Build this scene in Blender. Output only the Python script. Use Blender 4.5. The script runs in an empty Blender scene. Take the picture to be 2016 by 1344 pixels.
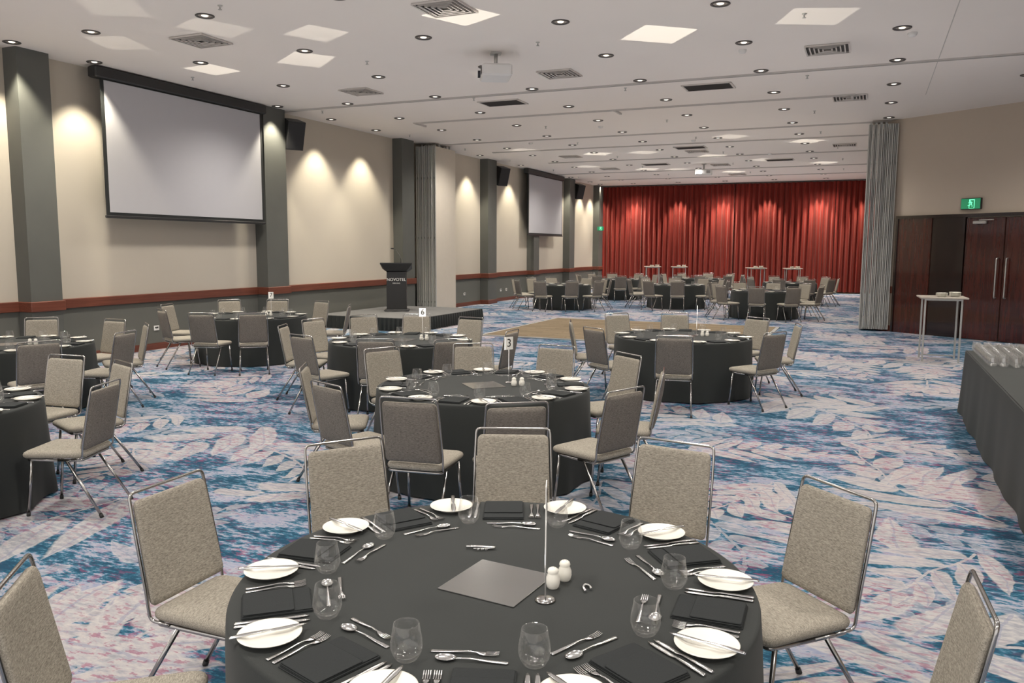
import bpy, math, random
from math import sin, cos, pi, radians, atan2, sqrt
from mathutils import Vector, Matrix
random.seed(7)
SC = bpy.context.scene
COL = SC.collection
SC.view_settings.view_transform = 'Standard'
SC.view_settings.exposure = 0.0

# ------------------------------------------------------------------ materials
def new_mat(name):
    m = bpy.data.materials.new(name); m.use_nodes = True
    nt = m.node_tree
    return m, nt, nt.nodes['Principled BSDF']
class NT:
    def __init__(s, nt): s.nt = nt
    def n(s, t, **kw):
        x = s.nt.nodes.new(t)
        for k, v in kw.items(): setattr(x, k, v)
        return x
    def l(s, a, b): s.nt.links.new(a, b)
    def put(s, sock, v):
        if hasattr(v, 'links') or hasattr(v, 'is_linked'): s.l(v, sock)
        else: sock.default_value = v
    def m(s, op, a, b=None, c=None, clamp=False):
        x = s.n('ShaderNodeMath', operation=op); x.use_clamp = clamp
        s.put(x.inputs[0], a)
        if b is not None: s.put(x.inputs[1], b)
        if c is not None: s.put(x.inputs[2], c)
        return x.outputs[0]
    def vm(s, op, a, b=None):
        x = s.n('ShaderNodeVectorMath', operation=op)
        s.put(x.inputs[0], a)
        if b is not None: s.put(x.inputs[1], b)
        return x.outputs[0]
    def mix(s, f, a, b, mode='MIX'):
        x = s.n('ShaderNodeMix', data_type='RGBA', blend_type=mode)
        s.put(x.inputs[0], f); s.put(x.inputs[6], a); s.put(x.inputs[7], b)
        return x.outputs[2]
    def noise(s, vec, scale, detail=3, rough=.5, dim='3D'):
        x = s.n('ShaderNodeTexNoise', noise_dimensions=dim)
        s.l(vec, x.inputs['Vector']); x.inputs['Scale'].default_value = scale
        x.inputs['Detail'].default_value = detail; x.inputs['Roughness'].default_value = rough
        return x
    def ramp(s, f, stops):
        x = s.n('ShaderNodeValToRGB'); s.l(f, x.inputs[0])
        e = x.color_ramp.elements
        while len(e) < len(stops): e.new(.5)
        for i, (p, c) in enumerate(stops):
            e[i].position = p; e[i].color = (*c, 1)
        return x.outputs[0]
    def bump(s, h, strength, dist, bsdf):
        x = s.n('ShaderNodeBump'); x.inputs['Strength'].default_value = strength
        x.inputs['Distance'].default_value = dist
        s.l(h, x.inputs['Height']); s.l(x.outputs[0], bsdf.inputs['Normal'])

def simple(name, col, rough=.5, metal=0, var=.06, nscale=8, spec=.5, bump=0, sheen=0):
    m, nt, b = new_mat(name); g = NT(nt)
    tc = g.n('ShaderNodeTexCoord')
    nz = g.noise(tc.outputs['Object'], nscale, 2)
    c1 = tuple(max(0, x*(1-var)) for x in col)+(1,); c2 = tuple(min(1, x*(1+var)) for x in col)+(1,)
    g.l(g.mix(nz.outputs[0], c1, c2), b.inputs['Base Color'])
    b.inputs['Roughness'].default_value = rough; b.inputs['Metallic'].default_value = metal
    b.inputs['Specular IOR Level'].default_value = spec
    if sheen: b.inputs['Sheen Weight'].default_value = sheen
    if bump: g.bump(nz.outputs[0], bump, .01, b)
    return m
def emis(name, col, st):
    m, nt, b = new_mat(name)
    b.inputs['Base Color'].default_value = (*col, 1)
    b.inputs['Emission Color'].default_value = (*col, 1); b.inputs['Emission Strength'].default_value = st
    return m

def fabric(name, ca, cb, sx=60, sz=260, bump=.35):
    m, nt, b = new_mat(name); g = NT(nt)
    tc = g.n('ShaderNodeTexCoord')
    v1 = g.vm('MULTIPLY', tc.outputs['Object'], (sx, sz, sz))
    n1 = g.noise(v1, 1.0, 2, .6)
    v2 = g.vm('MULTIPLY', tc.outputs['Object'], (500, 500, 500))
    n2 = g.noise(v2, 1.0, 0)
    f = g.m('ADD', g.m('MULTIPLY', n1.outputs[0], .7), g.m('MULTIPLY', n2.outputs[0], .3))
    f2 = g.m('MULTIPLY_ADD', f, 2.6, -.8, clamp=True)
    g.l(g.mix(f2, (*ca, 1), (*cb, 1)), b.inputs['Base Color'])
    b.inputs['Roughness'].default_value = .9; b.inputs['Specular IOR Level'].default_value = .15
    g.bump(f, bump, .003, b)
    return m

M = {}
M['fab'] = fabric('chair_fabric', (.17, .156, .132), (.47, .43, .36))
M['fabback'] = fabric('chair_rear_fabric_shaded', (.105, .095, .085), (.265, .24, .21))  # darker rear cloth, with part of its shadow side put into the colour
M['chrome'] = simple('chrome', (.42, .41, .40), .2, 1, .02)
M['steel'] = simple('cutlery_steel', (.66, .665, .665), .2, 1, .03)
M['rubber'] = simple('black_rubber', (.02, .02, .02), .6)
M['porc'] = simple('white_porcelain', (.84, .82, .745), .22, 0, .01)
M['napkin'] = simple('black_linen', (.028, .031, .032), .85, 0, .25, 300, .2)
M['blackplastic'] = simple('black_plastic', (.022, .022, .023), .45)
M['blackgrille'] = simple('speaker_grille', (.022, .022, .024), .7, 0, .4, 200)
M['screen'] = simple('screen_fabric', (.47, .465, .49), .9, 0, .01, 8, .05)
M['screenback'] = simple('screen_black', (.012, .014, .014), .7)
M['card'] = simple('white_card', (.85, .84, .8), .6, 0, .01)
M['pole'] = simple('brushed_pole', (.60, .60, .59), .35, .4, .01)
M['ink'] = simple('black_ink', (.01, .01, .01), .6)
M['whitetext'] = simple('white_lettering', (.8, .8, .78), .5)
M['alu'] = simple('aluminium', (.50, .50, .48), .38, .7, .06, 20)
M['alup'] = simple('pale_aluminium', (.45, .45, .425), .5, .1, .08, 12)
M['aludark'] = simple('dark_metal_groove', (.09, .09, .088), .5, .4)
M['panel'] = simple('partition_panel_vinyl', (.60, .545, .46), .7, 0, .03)
M['pillar'] = simple('pilaster_paint', (.105, .108, .098), .65, 0, .08, 3)
M['ceil'] = simple('ceiling_paint', (.83, .78, .745), .95, 0, .012, 1.5, .1)
M['vent'] = simple('vent_white', (.60, .56, .53), .5, 0, .03)
M['ventdark'] = simple('vent_dark', (.07, .063, .06), .8)
M['track'] = simple('track_aluminium', (.52, .495, .475), .6, .0)
M['dlring'] = simple('downlight_ring', (.07, .062, .06), .45)
M['dlrefl'] = simple('downlight_reflector', (.40, .36, .32), .4, .4)
M['dllamp'] = emis('downlight_lamp', (1, .93, .8), 1.5)
M['projw'] = simple('projector_white', (.72, .71, .70), .45, 0, .02)
M['projlens'] = simple('projector_lens', (.02, .02, .03), .1)
M['projon'] = emis('projector_light', (1, .97, .9), 9)
def tablecloth_mat():
    m, nt, b = new_mat('black_tablecloth'); g = NT(nt)
    tc = g.n('ShaderNodeTexCoord')
    n1 = g.noise(tc.outputs['Object'], 420, 0)
    n2 = g.noise(tc.outputs['Object'], 2.5, 2)
    f = g.m('ADD', g.m('MULTIPLY', n1.outputs[0], .5), g.m('MULTIPLY', n2.outputs[0], .5))
    g.l(g.mix(f, (.019, .0215, .021, 1), (.039, .043, .0415, 1)), b.inputs['Base Color'])
    b.inputs['Roughness'].default_value = .8; b.inputs['Specular IOR Level'].default_value = .22
    b.inputs['Sheen Weight'].default_value = .07; b.inputs['Sheen Roughness'].default_value = .5
    g.bump(n1.outputs[0], .15, .002, b)
    return m
M['cloth'] = tablecloth_mat()
def wood_mat(name, c1, c2, rough, sc=(1, 14, 14), coat=0):
    m, nt, b = new_mat(name); g = NT(nt)
    tc = g.n('ShaderNodeTexCoord')
    v = g.vm('MULTIPLY', tc.outputs['Object'], sc)
    n = g.noise(v, 1.5, 5, .6)
    g.l(g.mix(g.m('MULTIPLY_ADD', n.outputs[0], 2.2, -.6, clamp=True), (*c1, 1), (*c2, 1)), b.inputs['Base Color'])
    b.inputs['Roughness'].default_value = rough; b.inputs['Coat Weight'].default_value = coat
    b.inputs['Coat Roughness'].default_value = .05
    return m
M['rail'] = wood_mat('jarrah_rail', (.105, .030, .018), (.19, .058, .034), .45, (12, 1, 30))
M['door'] = wood_mat('mahogany_door', (.028, .006, .005), (.070, .013, .008), .2, (10, 10, .8), .5)
M['doordark'] = wood_mat('dark_mahogany', (.008, .0045, .004), (.020, .008, .006), .2, (10, 10, .8), .5)
def wall_mat():
    m, nt, b = new_mat('two_tone_wall_paint'); g = NT(nt)
    geo = g.n('ShaderNodeNewGeometry'); sp = g.n('ShaderNodeSeparateXYZ'); g.l(geo.outputs['Position'], sp.inputs[0])
    low = g.m('LESS_THAN', sp.outputs[2], .97)
    nz = g.noise(geo.outputs['Position'], 1.2, 3)
    up = g.mix(nz.outputs[0], (.51, .465, .395, 1), (.55, .50, .425, 1))
    lo = g.mix(nz.outputs[0], (.13, .132, .118, 1), (.155, .157, .14, 1))
    g.l(g.mix(low, up, lo), b.inputs['Base Color']); b.inputs['Roughness'].default_value = .8
    b.inputs['Specular IOR Level'].default_value = .2
    return m
M['wall'] = wall_mat()
M['wallr'] = simple('beige_wall_paint', (.50, .43, .355), .8, 0, .03, 2, .2)
def curtain_mat():
    m, nt, b = new_mat('red_velvet_curtain'); g = NT(nt)
    tc = g.n('ShaderNodeTexCoord')
    n = g.noise(g.vm('MULTIPLY', tc.outputs['Object'], (14, 9, .5)), 1.3, 3)
    g.l(g.mix(g.m('MULTIPLY_ADD', n.outputs[0], 2.0, -.5, clamp=True), (.12, .013, .009, 1), (.23, .026, .018, 1)), b.inputs['Base Color'])
    b.inputs['Roughness'].default_value = .8; b.inputs['Sheen Weight'].default_value = .25
    b.inputs['Sheen Tint'].default_value = (1, .5, .42, 1); b.inputs['Specular IOR Level'].default_value = .15
    return m
M['curtain'] = curtain_mat()
def thin_glass(name='clear_glass', k0=.04, k1=.75):
    m = bpy.data.materials.new(name); m.use_nodes = True; nt = m.node_tree; nt.nodes.clear(); g = NT(nt)
    o = g.n('ShaderNodeOutputMaterial'); t = g.n('ShaderNodeBsdfTransparent'); t.inputs[0].default_value = (.995, .995, .995, 1)
    gl = g.n('ShaderNodeBsdfGlossy'); gl.inputs['Roughness'].default_value = .05; gl.inputs[0].default_value = (1, 1, 1, 1)
    df = g.n('ShaderNodeBsdfTranslucent'); df.inputs[0].default_value = (.9, .9, .88, 1)
    lw = g.n('ShaderNodeLayerWeight'); lw.inputs[0].default_value = .2
    f = g.m('MULTIPLY_ADD', g.m('POWER', lw.outputs['Facing'], 1.8), k1, k0, clamp=True)
    m1 = g.n('ShaderNodeMixShader'); m1.inputs[0].default_value = .3; g.l(gl.outputs[0], m1.inputs[1]); g.l(df.outputs[0], m1.inputs[2])
    mx = g.n('ShaderNodeMixShader'); g.l(f, mx.inputs[0]); g.l(t.outputs[0], mx.inputs[1]); g.l(m1.outputs[0], mx.inputs[2])
    g.l(mx.outputs[0], o.inputs[0]); return m
M['glass'] = thin_glass()
M['glassb'] = thin_glass('sparkling_glass', .13, .9)
M['mirror'] = simple('frosted_mirror', (.36, .357, .35), .18, .8, .04, 6)
def dance_mat():
    m, nt, b = new_mat('timber_dance_floor'); g = NT(nt)
    geo = g.n('ShaderNodeNewGeometry')
    br = g.n('ShaderNodeTexBrick'); g.l(geo.outputs['Position'], br.inputs['Vector'])
    br.inputs['Scale'].default_value = 1; br.inputs['Brick Width'].default_value = .9; br.inputs['Row Height'].default_value = .15
    br.inputs['Mortar Size'].default_value = .006
    br.inputs['Color1'].default_value = (.165, .125, .078, 1); br.inputs['Color2'].default_value = (.25, .195, .125, 1)
    br.inputs['Mortar'].default_value = (.05, .035, .02, 1)
    n = g.noise(g.vm('MULTIPLY', geo.outputs['Position'], (2, 30, 1)), 1, 3)
    g.l(g.mix(.3, br.outputs[0], g.mix(n.outputs[0], (.09, .065, .04, 1), (.28, .22, .15, 1))), b.inputs['Base Color'])
    b.inputs['Roughness'].default_value = .7; b.inputs['Specular IOR Level'].default_value = .08
    return m
M['dance'] = dance_mat()

def carpet_mat():
    m, nt, b = new_mat('leaf_pattern_carpet'); g = NT(nt)
    geo = g.n('ShaderNodeNewGeometry'); P = geo.outputs['Position']
    w = g.noise(P, 1.1, 1); w2 = g.noise(P, 20, 1)
    warp = g.vm('MULTIPLY', g.vm('SUBTRACT', w.outputs['Color'], (.5, .5, .5)), (.32, .32, 0))
    warp2 = g.vm('MULTIPLY', g.vm('SUBTRACT', w2.outputs['Color'], (.5, .5, .5)), (.026, .026, 0))
    co = g.vm('ADD', g.vm('ADD', P, warp), warp2)
    st = g.noise(g.vm('MULTIPLY', co, (.8, 1.8, 1)), 2.2, 3, .6)
    fine = g.noise(g.vm('MULTIPLY', P, (11, 28, 1)), 1, 3, .7)
    f = g.m('ADD', g.m('MULTIPLY_ADD', st.outputs[0], .95, .015), g.m('MULTIPLY', g.m('SUBTRACT', fine.outputs[0], .5), .95))
    base = g.ramp(f, [(.36, (.018, .060, .105)), (.45, (.026, .105, .165)), (.50, (.075, .175, .25)),
                      (.54, (.17, .225, .32)), (.59, (.33, .33, .38)), (.75, (.23, .26, .36))])
    dash = g.m('MULTIPLY_ADD', fine.outputs[0], 4, -1.5, clamp=True)
    def spray(A, off, c, p, Lm, slope, fill):
        r0 = g.n('ShaderNodeVectorRotate', rotation_type='Z_AXIS'); g.l(co, r0.inputs['Vector']); r0.inputs['Angle'].default_value = A
        sc0 = g.vm('ADD', g.vm('MULTIPLY', r0.outputs[0], (1/c, 1/c, 0)), off)
        s0 = g.n('ShaderNodeSeparateXYZ'); g.l(sc0, s0.inputs[0])
        row = g.m('FLOOR', s0.outputs[1]); sh = g.m('ADD', s0.outputs[0], g.m('MULTIPLY', row, .37))
        colm = g.m('FLOOR', sh)
        cb = g.n('ShaderNodeCombineXYZ'); g.l(colm, cb.inputs[0]); g.l(row, cb.inputs[1])
        wn = g.n('ShaderNodeTexWhiteNoise', noise_dimensions='2D'); g.l(cb.outputs[0], wn.inputs['Vector'])
        sc = g.n('ShaderNodeSeparateColor'); g.l(wn.outputs['Color'], sc.inputs[0])
        lx = g.m('MULTIPLY', g.m('SUBTRACT', g.m('FRACT', sh), .5), c); ly = g.m('MULTIPLY', g.m('SUBTRACT', g.m('FRACT', s0.outputs[1]), .5), c)
        cb2 = g.n('ShaderNodeCombineXYZ'); g.l(lx, cb2.inputs[0]); g.l(ly, cb2.inputs[1])
        r = g.n('ShaderNodeVectorRotate', rotation_type='Z_AXIS'); g.l(cb2.outputs[0], r.inputs['Vector']); g.l(g.m('MULTIPLY', sc.outputs[0], 6.283), r.inputs['Angle'])
        s = g.n('ShaderNodeSeparateXYZ'); g.l(r.outputs[0], s.inputs[0])
        Len = .98*c
        x = g.m('ADD', s.outputs[0], Len*.5)
        y = g.m('ADD', s.outputs[1], g.m('MULTIPLY_ADD', g.m('POWER', s.outputs[0], 2), .45/c, -.04*c))
        a = g.m('ABSOLUTE', y)
        side = g.m('MULTIPLY', g.m('GREATER_THAN', y, 0), .5*p)
        ss = g.m('ADD', g.m('SUBTRACT', x, g.m('MULTIPLY', g.m('POWER', a, 1.25), slope)), side)
        t = g.m('ABSOLUTE', g.m('SUBTRACT', g.m('FRACT', g.m('DIVIDE', ss, p)), .5))
        fl = g.m('FLOOR', g.m('DIVIDE', ss, p)); cu = g.m('DIVIDE', g.m('MULTIPLY', fl, p), Len)
        L = g.m('MULTIPLY', g.m('MAXIMUM', g.m('MULTIPLY_ADD', cu, -.95, 1.08), .05), Lm)
        q = g.m('DIVIDE', a, L)
        wd = g.m('MULTIPLY', g.m('SINE', g.m('MULTIPLY', g.m('POWER', g.m('MINIMUM', q, 1.0), .8), pi)), .46)
        d = g.m('SUBTRACT', wd, t)
        has = g.m('LESS_THAN', sc.outputs[2], fill)
        ins = g.m('MULTIPLY', g.m('MULTIPLY', g.m('GREATER_THAN', ss, 0), g.m('LESS_THAN', ss, Len-.12)), has)
        mask = g.m('MULTIPLY', g.m('MULTIPLY', d, 14, clamp=True), ins)
        stem = g.m('MULTIPLY', g.m('LESS_THAN', a, .012), g.m('MULTIPLY', g.m('GREATER_THAN', x, .02), g.m('LESS_THAN', x, Len*.92)))
        stem = g.m('MULTIPLY', stem, has)
        vein = g.m('MULTIPLY', g.m('LESS_THAN', t, .03), mask)
        edge = g.m('MULTIPLY', g.m('LESS_THAN', d, .07), mask)
        return g.m('MAXIMUM', mask, stem), vein, edge, sc.outputs[1]
    lc1 = g.mix(dash, (.32, .32, .345, 1), (.425, .405, .40, 1))
    lc2 = g.mix(dash, (.22, .26, .33, 1), (.35, .35, .38, 1))
    col = base
    opm = g.m('MULTIPLY_ADD', dash, .2, .8)
    for args, lc, op in (((.4, (.3, .7, 0), 1.2, .22, .34, .9, .7), lc2, .75),
                         ((1.1, (5.3, 2.2, 0), 1.9, .34, .58, 1.0, .62), lc1, .97),
                         ((-.5, (9.1, 4.6, 0), 1.5, .25, .44, 1.1, .5), lc1, .97),
                         ((.1, (2.6, 8.4, 0), 2.4, .44, .72, .9, .45), lc1, .97)):
        mk, vn, ed, rnd = spray(*args)
        lcc = g.mix(g.m('MULTIPLY', rnd, .38), lc, (.42, .355, .335, 1))
        col = g.mix(g.m('MULTIPLY', g.m('MULTIPLY', mk, op), opm), col, lcc)
        col = g.mix(g.m('MULTIPLY', vn, .45), col, (.19, .21, .30, 1))
        col = g.mix(g.m('MULTIPLY', ed, .35), col, (.50, .48, .46, 1))
    pk = g.noise(g.vm('MULTIPLY', P, (10, 22, 1)), 1, 3, .7); pz = g.noise(P, .8, 1)
    pf = g.m('MULTIPLY', g.m('MULTIPLY_ADD', pk.outputs[0], 14, -7.4, clamp=True), g.m('MULTIPLY_ADD', pz.outputs[0], 7, -2.8, clamp=True))
    col = g.mix(g.m('MULTIPLY', pf, .62), col, (.25, .06, .125, 1))
    g.l(col, b.inputs['Base Color'])
    b.inputs['Roughness'].default_value = .95; b.inputs['Specular IOR Level'].default_value = .1
    return m
M['carpet'] = carpet_mat()

# ------------------------------------------------------------------ mesh builder
class MB:
    def __init__(s): s.v = []; s.f = []; s.mi = []; s.sm = []
    def add(s, vs, fs, mi=0, smooth=False):
        o = len(s.v); s.v += [tuple(v) for v in vs]
        for f in fs: s.f.append([i+o for i in f]); s.mi.append(mi); s.sm.append(smooth)
        return s
    def box(s, c, d, mi=0, ch=0.0, R=None):
        x, y, z = d[0]/2, d[1]/2, d[2]/2
        if ch <= 0:
            vs = [(i*x, j*y, k*z) for i in (-1, 1) for j in (-1, 1) for k in (-1, 1)]
            fs = [(0, 1, 3, 2), (4, 6, 7, 5), (0, 4, 5, 1), (2, 3, 7, 6), (0, 2, 6, 4), (1, 5, 7, 3)]
        else:
            def ring(zz, ins):
                a, b = x-ins, y-ins; k = ch
                return [(-a+k, -b, zz), (a-k, -b, zz), (a, -b+k, zz), (a, b-k, zz), (a-k, b, zz), (-a+k, b, zz), (-a, b-k, zz), (-a, -b+k, zz)]
            vs = ring(-z, ch)+ring(-z+ch, 0)+ring(z-ch, 0)+ring(z, ch)
            fs = [tuple(range(7, -1, -1)), tuple(range(24, 32))]
            for r in range(3):
                for i in range(8): fs.append((r*8+i, r*8+(i+1) % 8, (r+1)*8+(i+1) % 8, (r+1)*8+i))
        if R is not None: vs = [R @ Vector(v) for v in vs]
        vs = [(v[0]+c[0], v[1]+c[1], v[2]+c[2]) for v in vs]
        return s.add(vs, fs, mi)
    def loft(s, rings, mi=0, smooth=True, cap=True, closed=True):
        n = len(rings[0]); vs = [p for r in rings for p in r]; fs = []
        for r in range(len(rings)-1):
            for i in range(n if closed else n-1):
                fs.append((r*n+i, r*n+(i+1) % n, (r+1)*n+(i+1) % n, (r+1)*n+i))
        s.add(vs, fs, mi, smooth)
        if cap:
            o = len(s.v)-len(vs)
            s.f.append([o+i for i in range(n-1, -1, -1)]); s.mi.append(mi); s.sm.append(False)
            s.f.append([o+(len(rings)-1)*n+i for i in range(n)]); s.mi.append(mi); s.sm.append(False)
        return s
    def lathe(s, prof, seg=24, mi=0, c=(0, 0, 0), cap=False, smooth=True):
        rings = [[(c[0]+r*cos(2*pi*i/seg), c[1]+r*sin(2*pi*i/seg), c[2]+z) for i in range(seg)] for r, z in prof]
        return s.loft(rings, mi, smooth, cap)
    def tube(s, pts, r, seg=8, mi=0):
        pts = [Vector(p) for p in pts]; rings = []
        t0 = (pts[1]-pts[0]).normalized(); ref = Vector((0, 0, 1)) if abs(t0.z) < .9 else Vector((0, 1, 0))
        u = t0.cross(ref).normalized()
        for i, p in enumerate(pts):
            if i == 0: t = pts[1]-pts[0]
            elif i == len(pts)-1: t = pts[-1]-pts[-2]
            else: t = (pts[i+1]-pts[i]).normalized()+(pts[i]-pts[i-1]).normalized()
            t.normalize(); u = (u-t*u.dot(t)).normalized(); w = t.cross(u)
            rings.append([tuple(p+(u*cos(2*pi*k/seg)+w*sin(2*pi*k/seg))*r) for k in range(seg)])
        return s.loft(rings, mi, True, True)
    def mesh(s, name, mats):
        me = bpy.data.meshes.new(name); me.from_pydata(s.v, [], s.f)
        for m in mats: me.materials.append(m)
        me.polygons.foreach_set('material_index', s.mi); me.polygons.foreach_set('use_smooth', s.sm)
        me.update(); return me
def fillet(pts, r, n=5):
    pts = [Vector(p) for p in pts]; out = [pts[0]]
    for i in range(1, len(pts)-1):
        a = (pts[i-1]-pts[i]); b = (pts[i+1]-pts[i]); k = min(r, a.length*.45, b.length*.45)
        p0 = pts[i]+a.normalized()*k; p2 = pts[i]+b.normalized()*k
        for j in range(n+1):
            t = j/n; out.append(p0*(1-t)**2+pts[i]*2*t*(1-t)+p2*t*t)
    out.append(pts[-1]); return out
def rrect(hx, hy, r, n=5):
    out = []
    for cx, cy, a0 in ((hx-r, hy-r, 0), (-hx+r, hy-r, 90), (-hx+r, -hy+r, 180), (hx-r, -hy+r, 270)):
        for i in range(n+1):
            a = radians(a0+90*i/n); out.append((cx+r*cos(a), cy+r*sin(a)))
    return out

def obj(name, me, link=True):
    o = bpy.data.objects.new(name, me)
    if link: COL.objects.link(o)
    return o
def tag(o, label, cat, group=None, kind=None):
    o['label'] = label; o['category'] = cat
    if group: o['group'] = group
    if kind: o['kind'] = kind
    return o
def struct(o, label, cat='room'):
    o['kind'] = 'structure'; o['label'] = label; o['category'] = cat; return o

PROTO = {}
def proto(key, root_name, root_me, parts=()):
    r = obj(root_name, root_me, False); ch = []
    for p in parts:
        c = obj(p[0], p[1], False)
        if len(p) > 2 and p[2]: c.location = p[2]
        if len(p) > 3 and p[3]: c['label'] = p[3]
        ch.append(c)
    PROTO[key] = (r, ch)
def spawn(key, loc, rz=0, label='', cat='', group=None, rot=None, scale=None, parts=True):
    r, ch = PROTO[key]
    n = r.copy(); COL.objects.link(n); n.location = loc
    n.rotation_euler = rot if rot else (0, 0, rz)
    if scale: n.scale = scale
    if parts:
        for c in ch:
            k = c.copy(); COL.objects.link(k); k.parent = n
    tag(n, label, cat, group); return n
def text_mesh(body, size, mat, name='lettering'):
    cu = bpy.data.curves.new(name, 'FONT'); cu.body = body; cu.size = size; cu.align_x = 'CENTER'; cu.align_y = 'CENTER'
    cu.extrude = .0008
    o = bpy.data.objects.new(name+'_tmp', cu); COL.objects.link(o)
    bpy.context.view_layer.update()
    me = bpy.data.meshes.new_from_object(o.evaluated_get(bpy.context.evaluated_depsgraph_get()))
    bpy.data.objects.remove(o); me.name = name; me.materials.clear(); me.materials.append(mat); return me

# ------------------------------------------------------------------ room constants
XW, YF, ZC = -12.2, 38.7, 4.9
YB, XR = -3.5, 7.2

mb = MB(); mb.box(((XW+XR)/2, (YB+YF)/2, -.1), (XR-XW+.6, YF-YB+.6, .2)); o = obj('floor', mb.mesh('floor', [M['carpet']])); struct(o, 'blue, white and pink leaf pattern carpet floor', 'floor')
mb = MB(); mb.box(((XW+XR)/2, (YB+YF)/2, ZC+.1), (XR-XW+.6, YF-YB+.6, .2)); o = obj('ceiling', mb.mesh('ceiling', [M['ceil']])); struct(o, 'smooth off-white painted plasterboard ceiling', 'ceiling')
mb = MB(); mb.box((XW-.1, (YB+YF)/2, ZC/2), (.2, YF-YB, ZC)); o = obj('wall_left', mb.mesh('wall_left', [M['wall']])); struct(o, 'cream wall with grey green lower half', 'wall')
mb = MB(); mb.box(((XW+XR)/2, YF+.1, ZC/2), (XR-XW+.4, .2, ZC)); o = obj('wall_far', mb.mesh('wall_far', [M['wallr']])); struct(o, 'beige end wall behind the red curtain', 'wall')
P0 = Vector((.58, 21.1, 0)); ang = atan2(-1.7, 2.4); dv = Vector((cos(ang), sin(ang), 0)); nv = Vector((sin(ang), -cos(ang), 0))
WL = 6.6
def dl(t, off, z): q = P0+dv*t+nv*off; return (q.x, q.y, z)
Rw = Matrix.Rotation(ang, 3, 'Z')
mb = MB(); mb.box(dl(WL/2, -.15, ZC/2), (WL, .3, ZC), R=Rw); o = obj('wall_door_side', mb.mesh('wall_door_side', [M['wallr']])); struct(o, 'beige angled wall holding the timber doors', 'wall')
e = P0+dv*WL
mb = MB(); mb.box((e.x+.1, (YB+e.y)/2, ZC/2), (.2, e.y-YB, ZC)); o = obj('wall_right', mb.mesh('wall_right', [M['wallr']])); struct(o, 'plain beige side wall', 'wall')
mb = MB(); mb.box((.75+.12, (21.25+YF)/2+.5, ZC/2), (.2, YF-22.3, ZC)); o = obj('wall_right_rear', mb.mesh('wall_right_rear', [M['wallr']])); struct(o, 'beige side wall of the rear hall', 'wall')

PIL = [(8.58, 9.12), (14.05, 14.75), (19.65, 20.3), (22.75, 23.1), (25.2, 25.9), (29.36, 29.9), (33.44, 34.1), (37.6, 38.6)]
tn = 1
def trim(mesh_b, mats, label, cat='trim'):
    global tn
    o = obj('trim_%d' % tn, mesh_b.mesh('trim', mats)); tn += 1; struct(o, label, cat); return o
for a, b_ in PIL:
    xf = -11.9 if b_-a > .5 else -12.08
    mb = MB(); mb.box(((XW+xf)/2, (a+b_)/2, ZC/2), (xf-XW, b_-a, ZC)); trim(mb, [M['pillar']], 'dark grey green painted wall pilaster', 'pilaster')
    mb = MB(); mb.box(((XW+xf)/2+.02, (a+b_)/2, .97), (xf-XW+.04, b_-a+.06, .16), ch=.01); mb.box(((XW+xf)/2+.012, (a+b_)/2, .07), (xf-XW+.024, b_-a+.04, .14), ch=.006)
    trim(mb, [M['rail']], 'red brown timber rail and skirting around pilaster')
mb = MB(); mb.box((XW+.025, (YB+YF)/2, .97), (.05, YF-YB, .16), ch=.01); trim(mb, [M['rail']], 'long red brown timber dado rail')
mb = MB(); mb.box((XW+.0125, (YB+YF)/2, .06), (.025, YF-YB, .12)); o = obj('baseboard_left', mb.mesh('baseboard_left', [M['rail']])); struct(o, 'dark red timber skirting board', 'baseboard')
for y, x0, x1 in ((14.8, -12.1, 7), (17.4, -10.2, -.4), (21.3, -12.1, .6), (23.6, -11, .6), (27.2, -10.5, .6), (31.5, -12.1, .6), (34.8, -11, .6)):
    mb = MB(); mb.box(((x0+x1)/2, y, ZC-.012), (x1-x0, .03, .024)); mb.box(((x0+x1)/2, y+.07, ZC-.012), (x1-x0, .03, .024)); mb.box(((x0+x1)/2, y+.035, ZC-.004), (x1-x0, .03, .008), 1)
    trim(mb, [M['track'], M['aludark']], 'aluminium ceiling track for folding partition', 'track')
for x, y in ((-10.15, 17.55), (-.45, 17.55), (-5.2, 17.55)):
    mb = MB(); mb.box((x, y+.1, ZC-.02), (.045, .5, .04)); trim(mb, [M['track']], 'short aluminium track spur on ceiling', 'track')
mb = MB(); mb.box((.85, 8, ZC-.002), (.012, 20, .004)); trim(mb, [M['track']], 'thin joint line in the ceiling')

def wbox(t0, t1, z0, z1, off0, off1, ch=0):
    mb = MB(); mb.box(dl((t0+t1)/2, (off0+off1)/2, (z0+z1)/2), (t1-t0, abs(off1-off0), z1-z0), ch=ch, R=Rw); return mb
DH = 2.62
o = trim(wbox(.05, .86, 0, DH, 0, .05), [M['door']], 'glossy red brown timber wall panel', 'panel')
o = trim(wbox(.88, 1.6, 0, DH, 0, .04), [M['doordark']], 'very dark polished timber wall panel', 'panel')
o = trim(wbox(3.34, 5.5, 0, DH, 0, .05), [M['door']], 'glossy red brown timber wall panel', 'panel')
mb = wbox(.0, 5.55, DH, DH+.07, 0, .09); mb2 = wbox(0, .05, 0, DH, 0, .08); mb.add(mb2.v, mb2.f)
mb2 = wbox(1.58, 1.63, 0, DH, 0, .08); mb.add(mb2.v, mb2.f); mb2 = wbox(3.29, 3.34, 0, DH, 0, .08); mb.add(mb2.v, mb2.f)
trim(mb, [M['doordark']], 'dark timber door surround')
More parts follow.
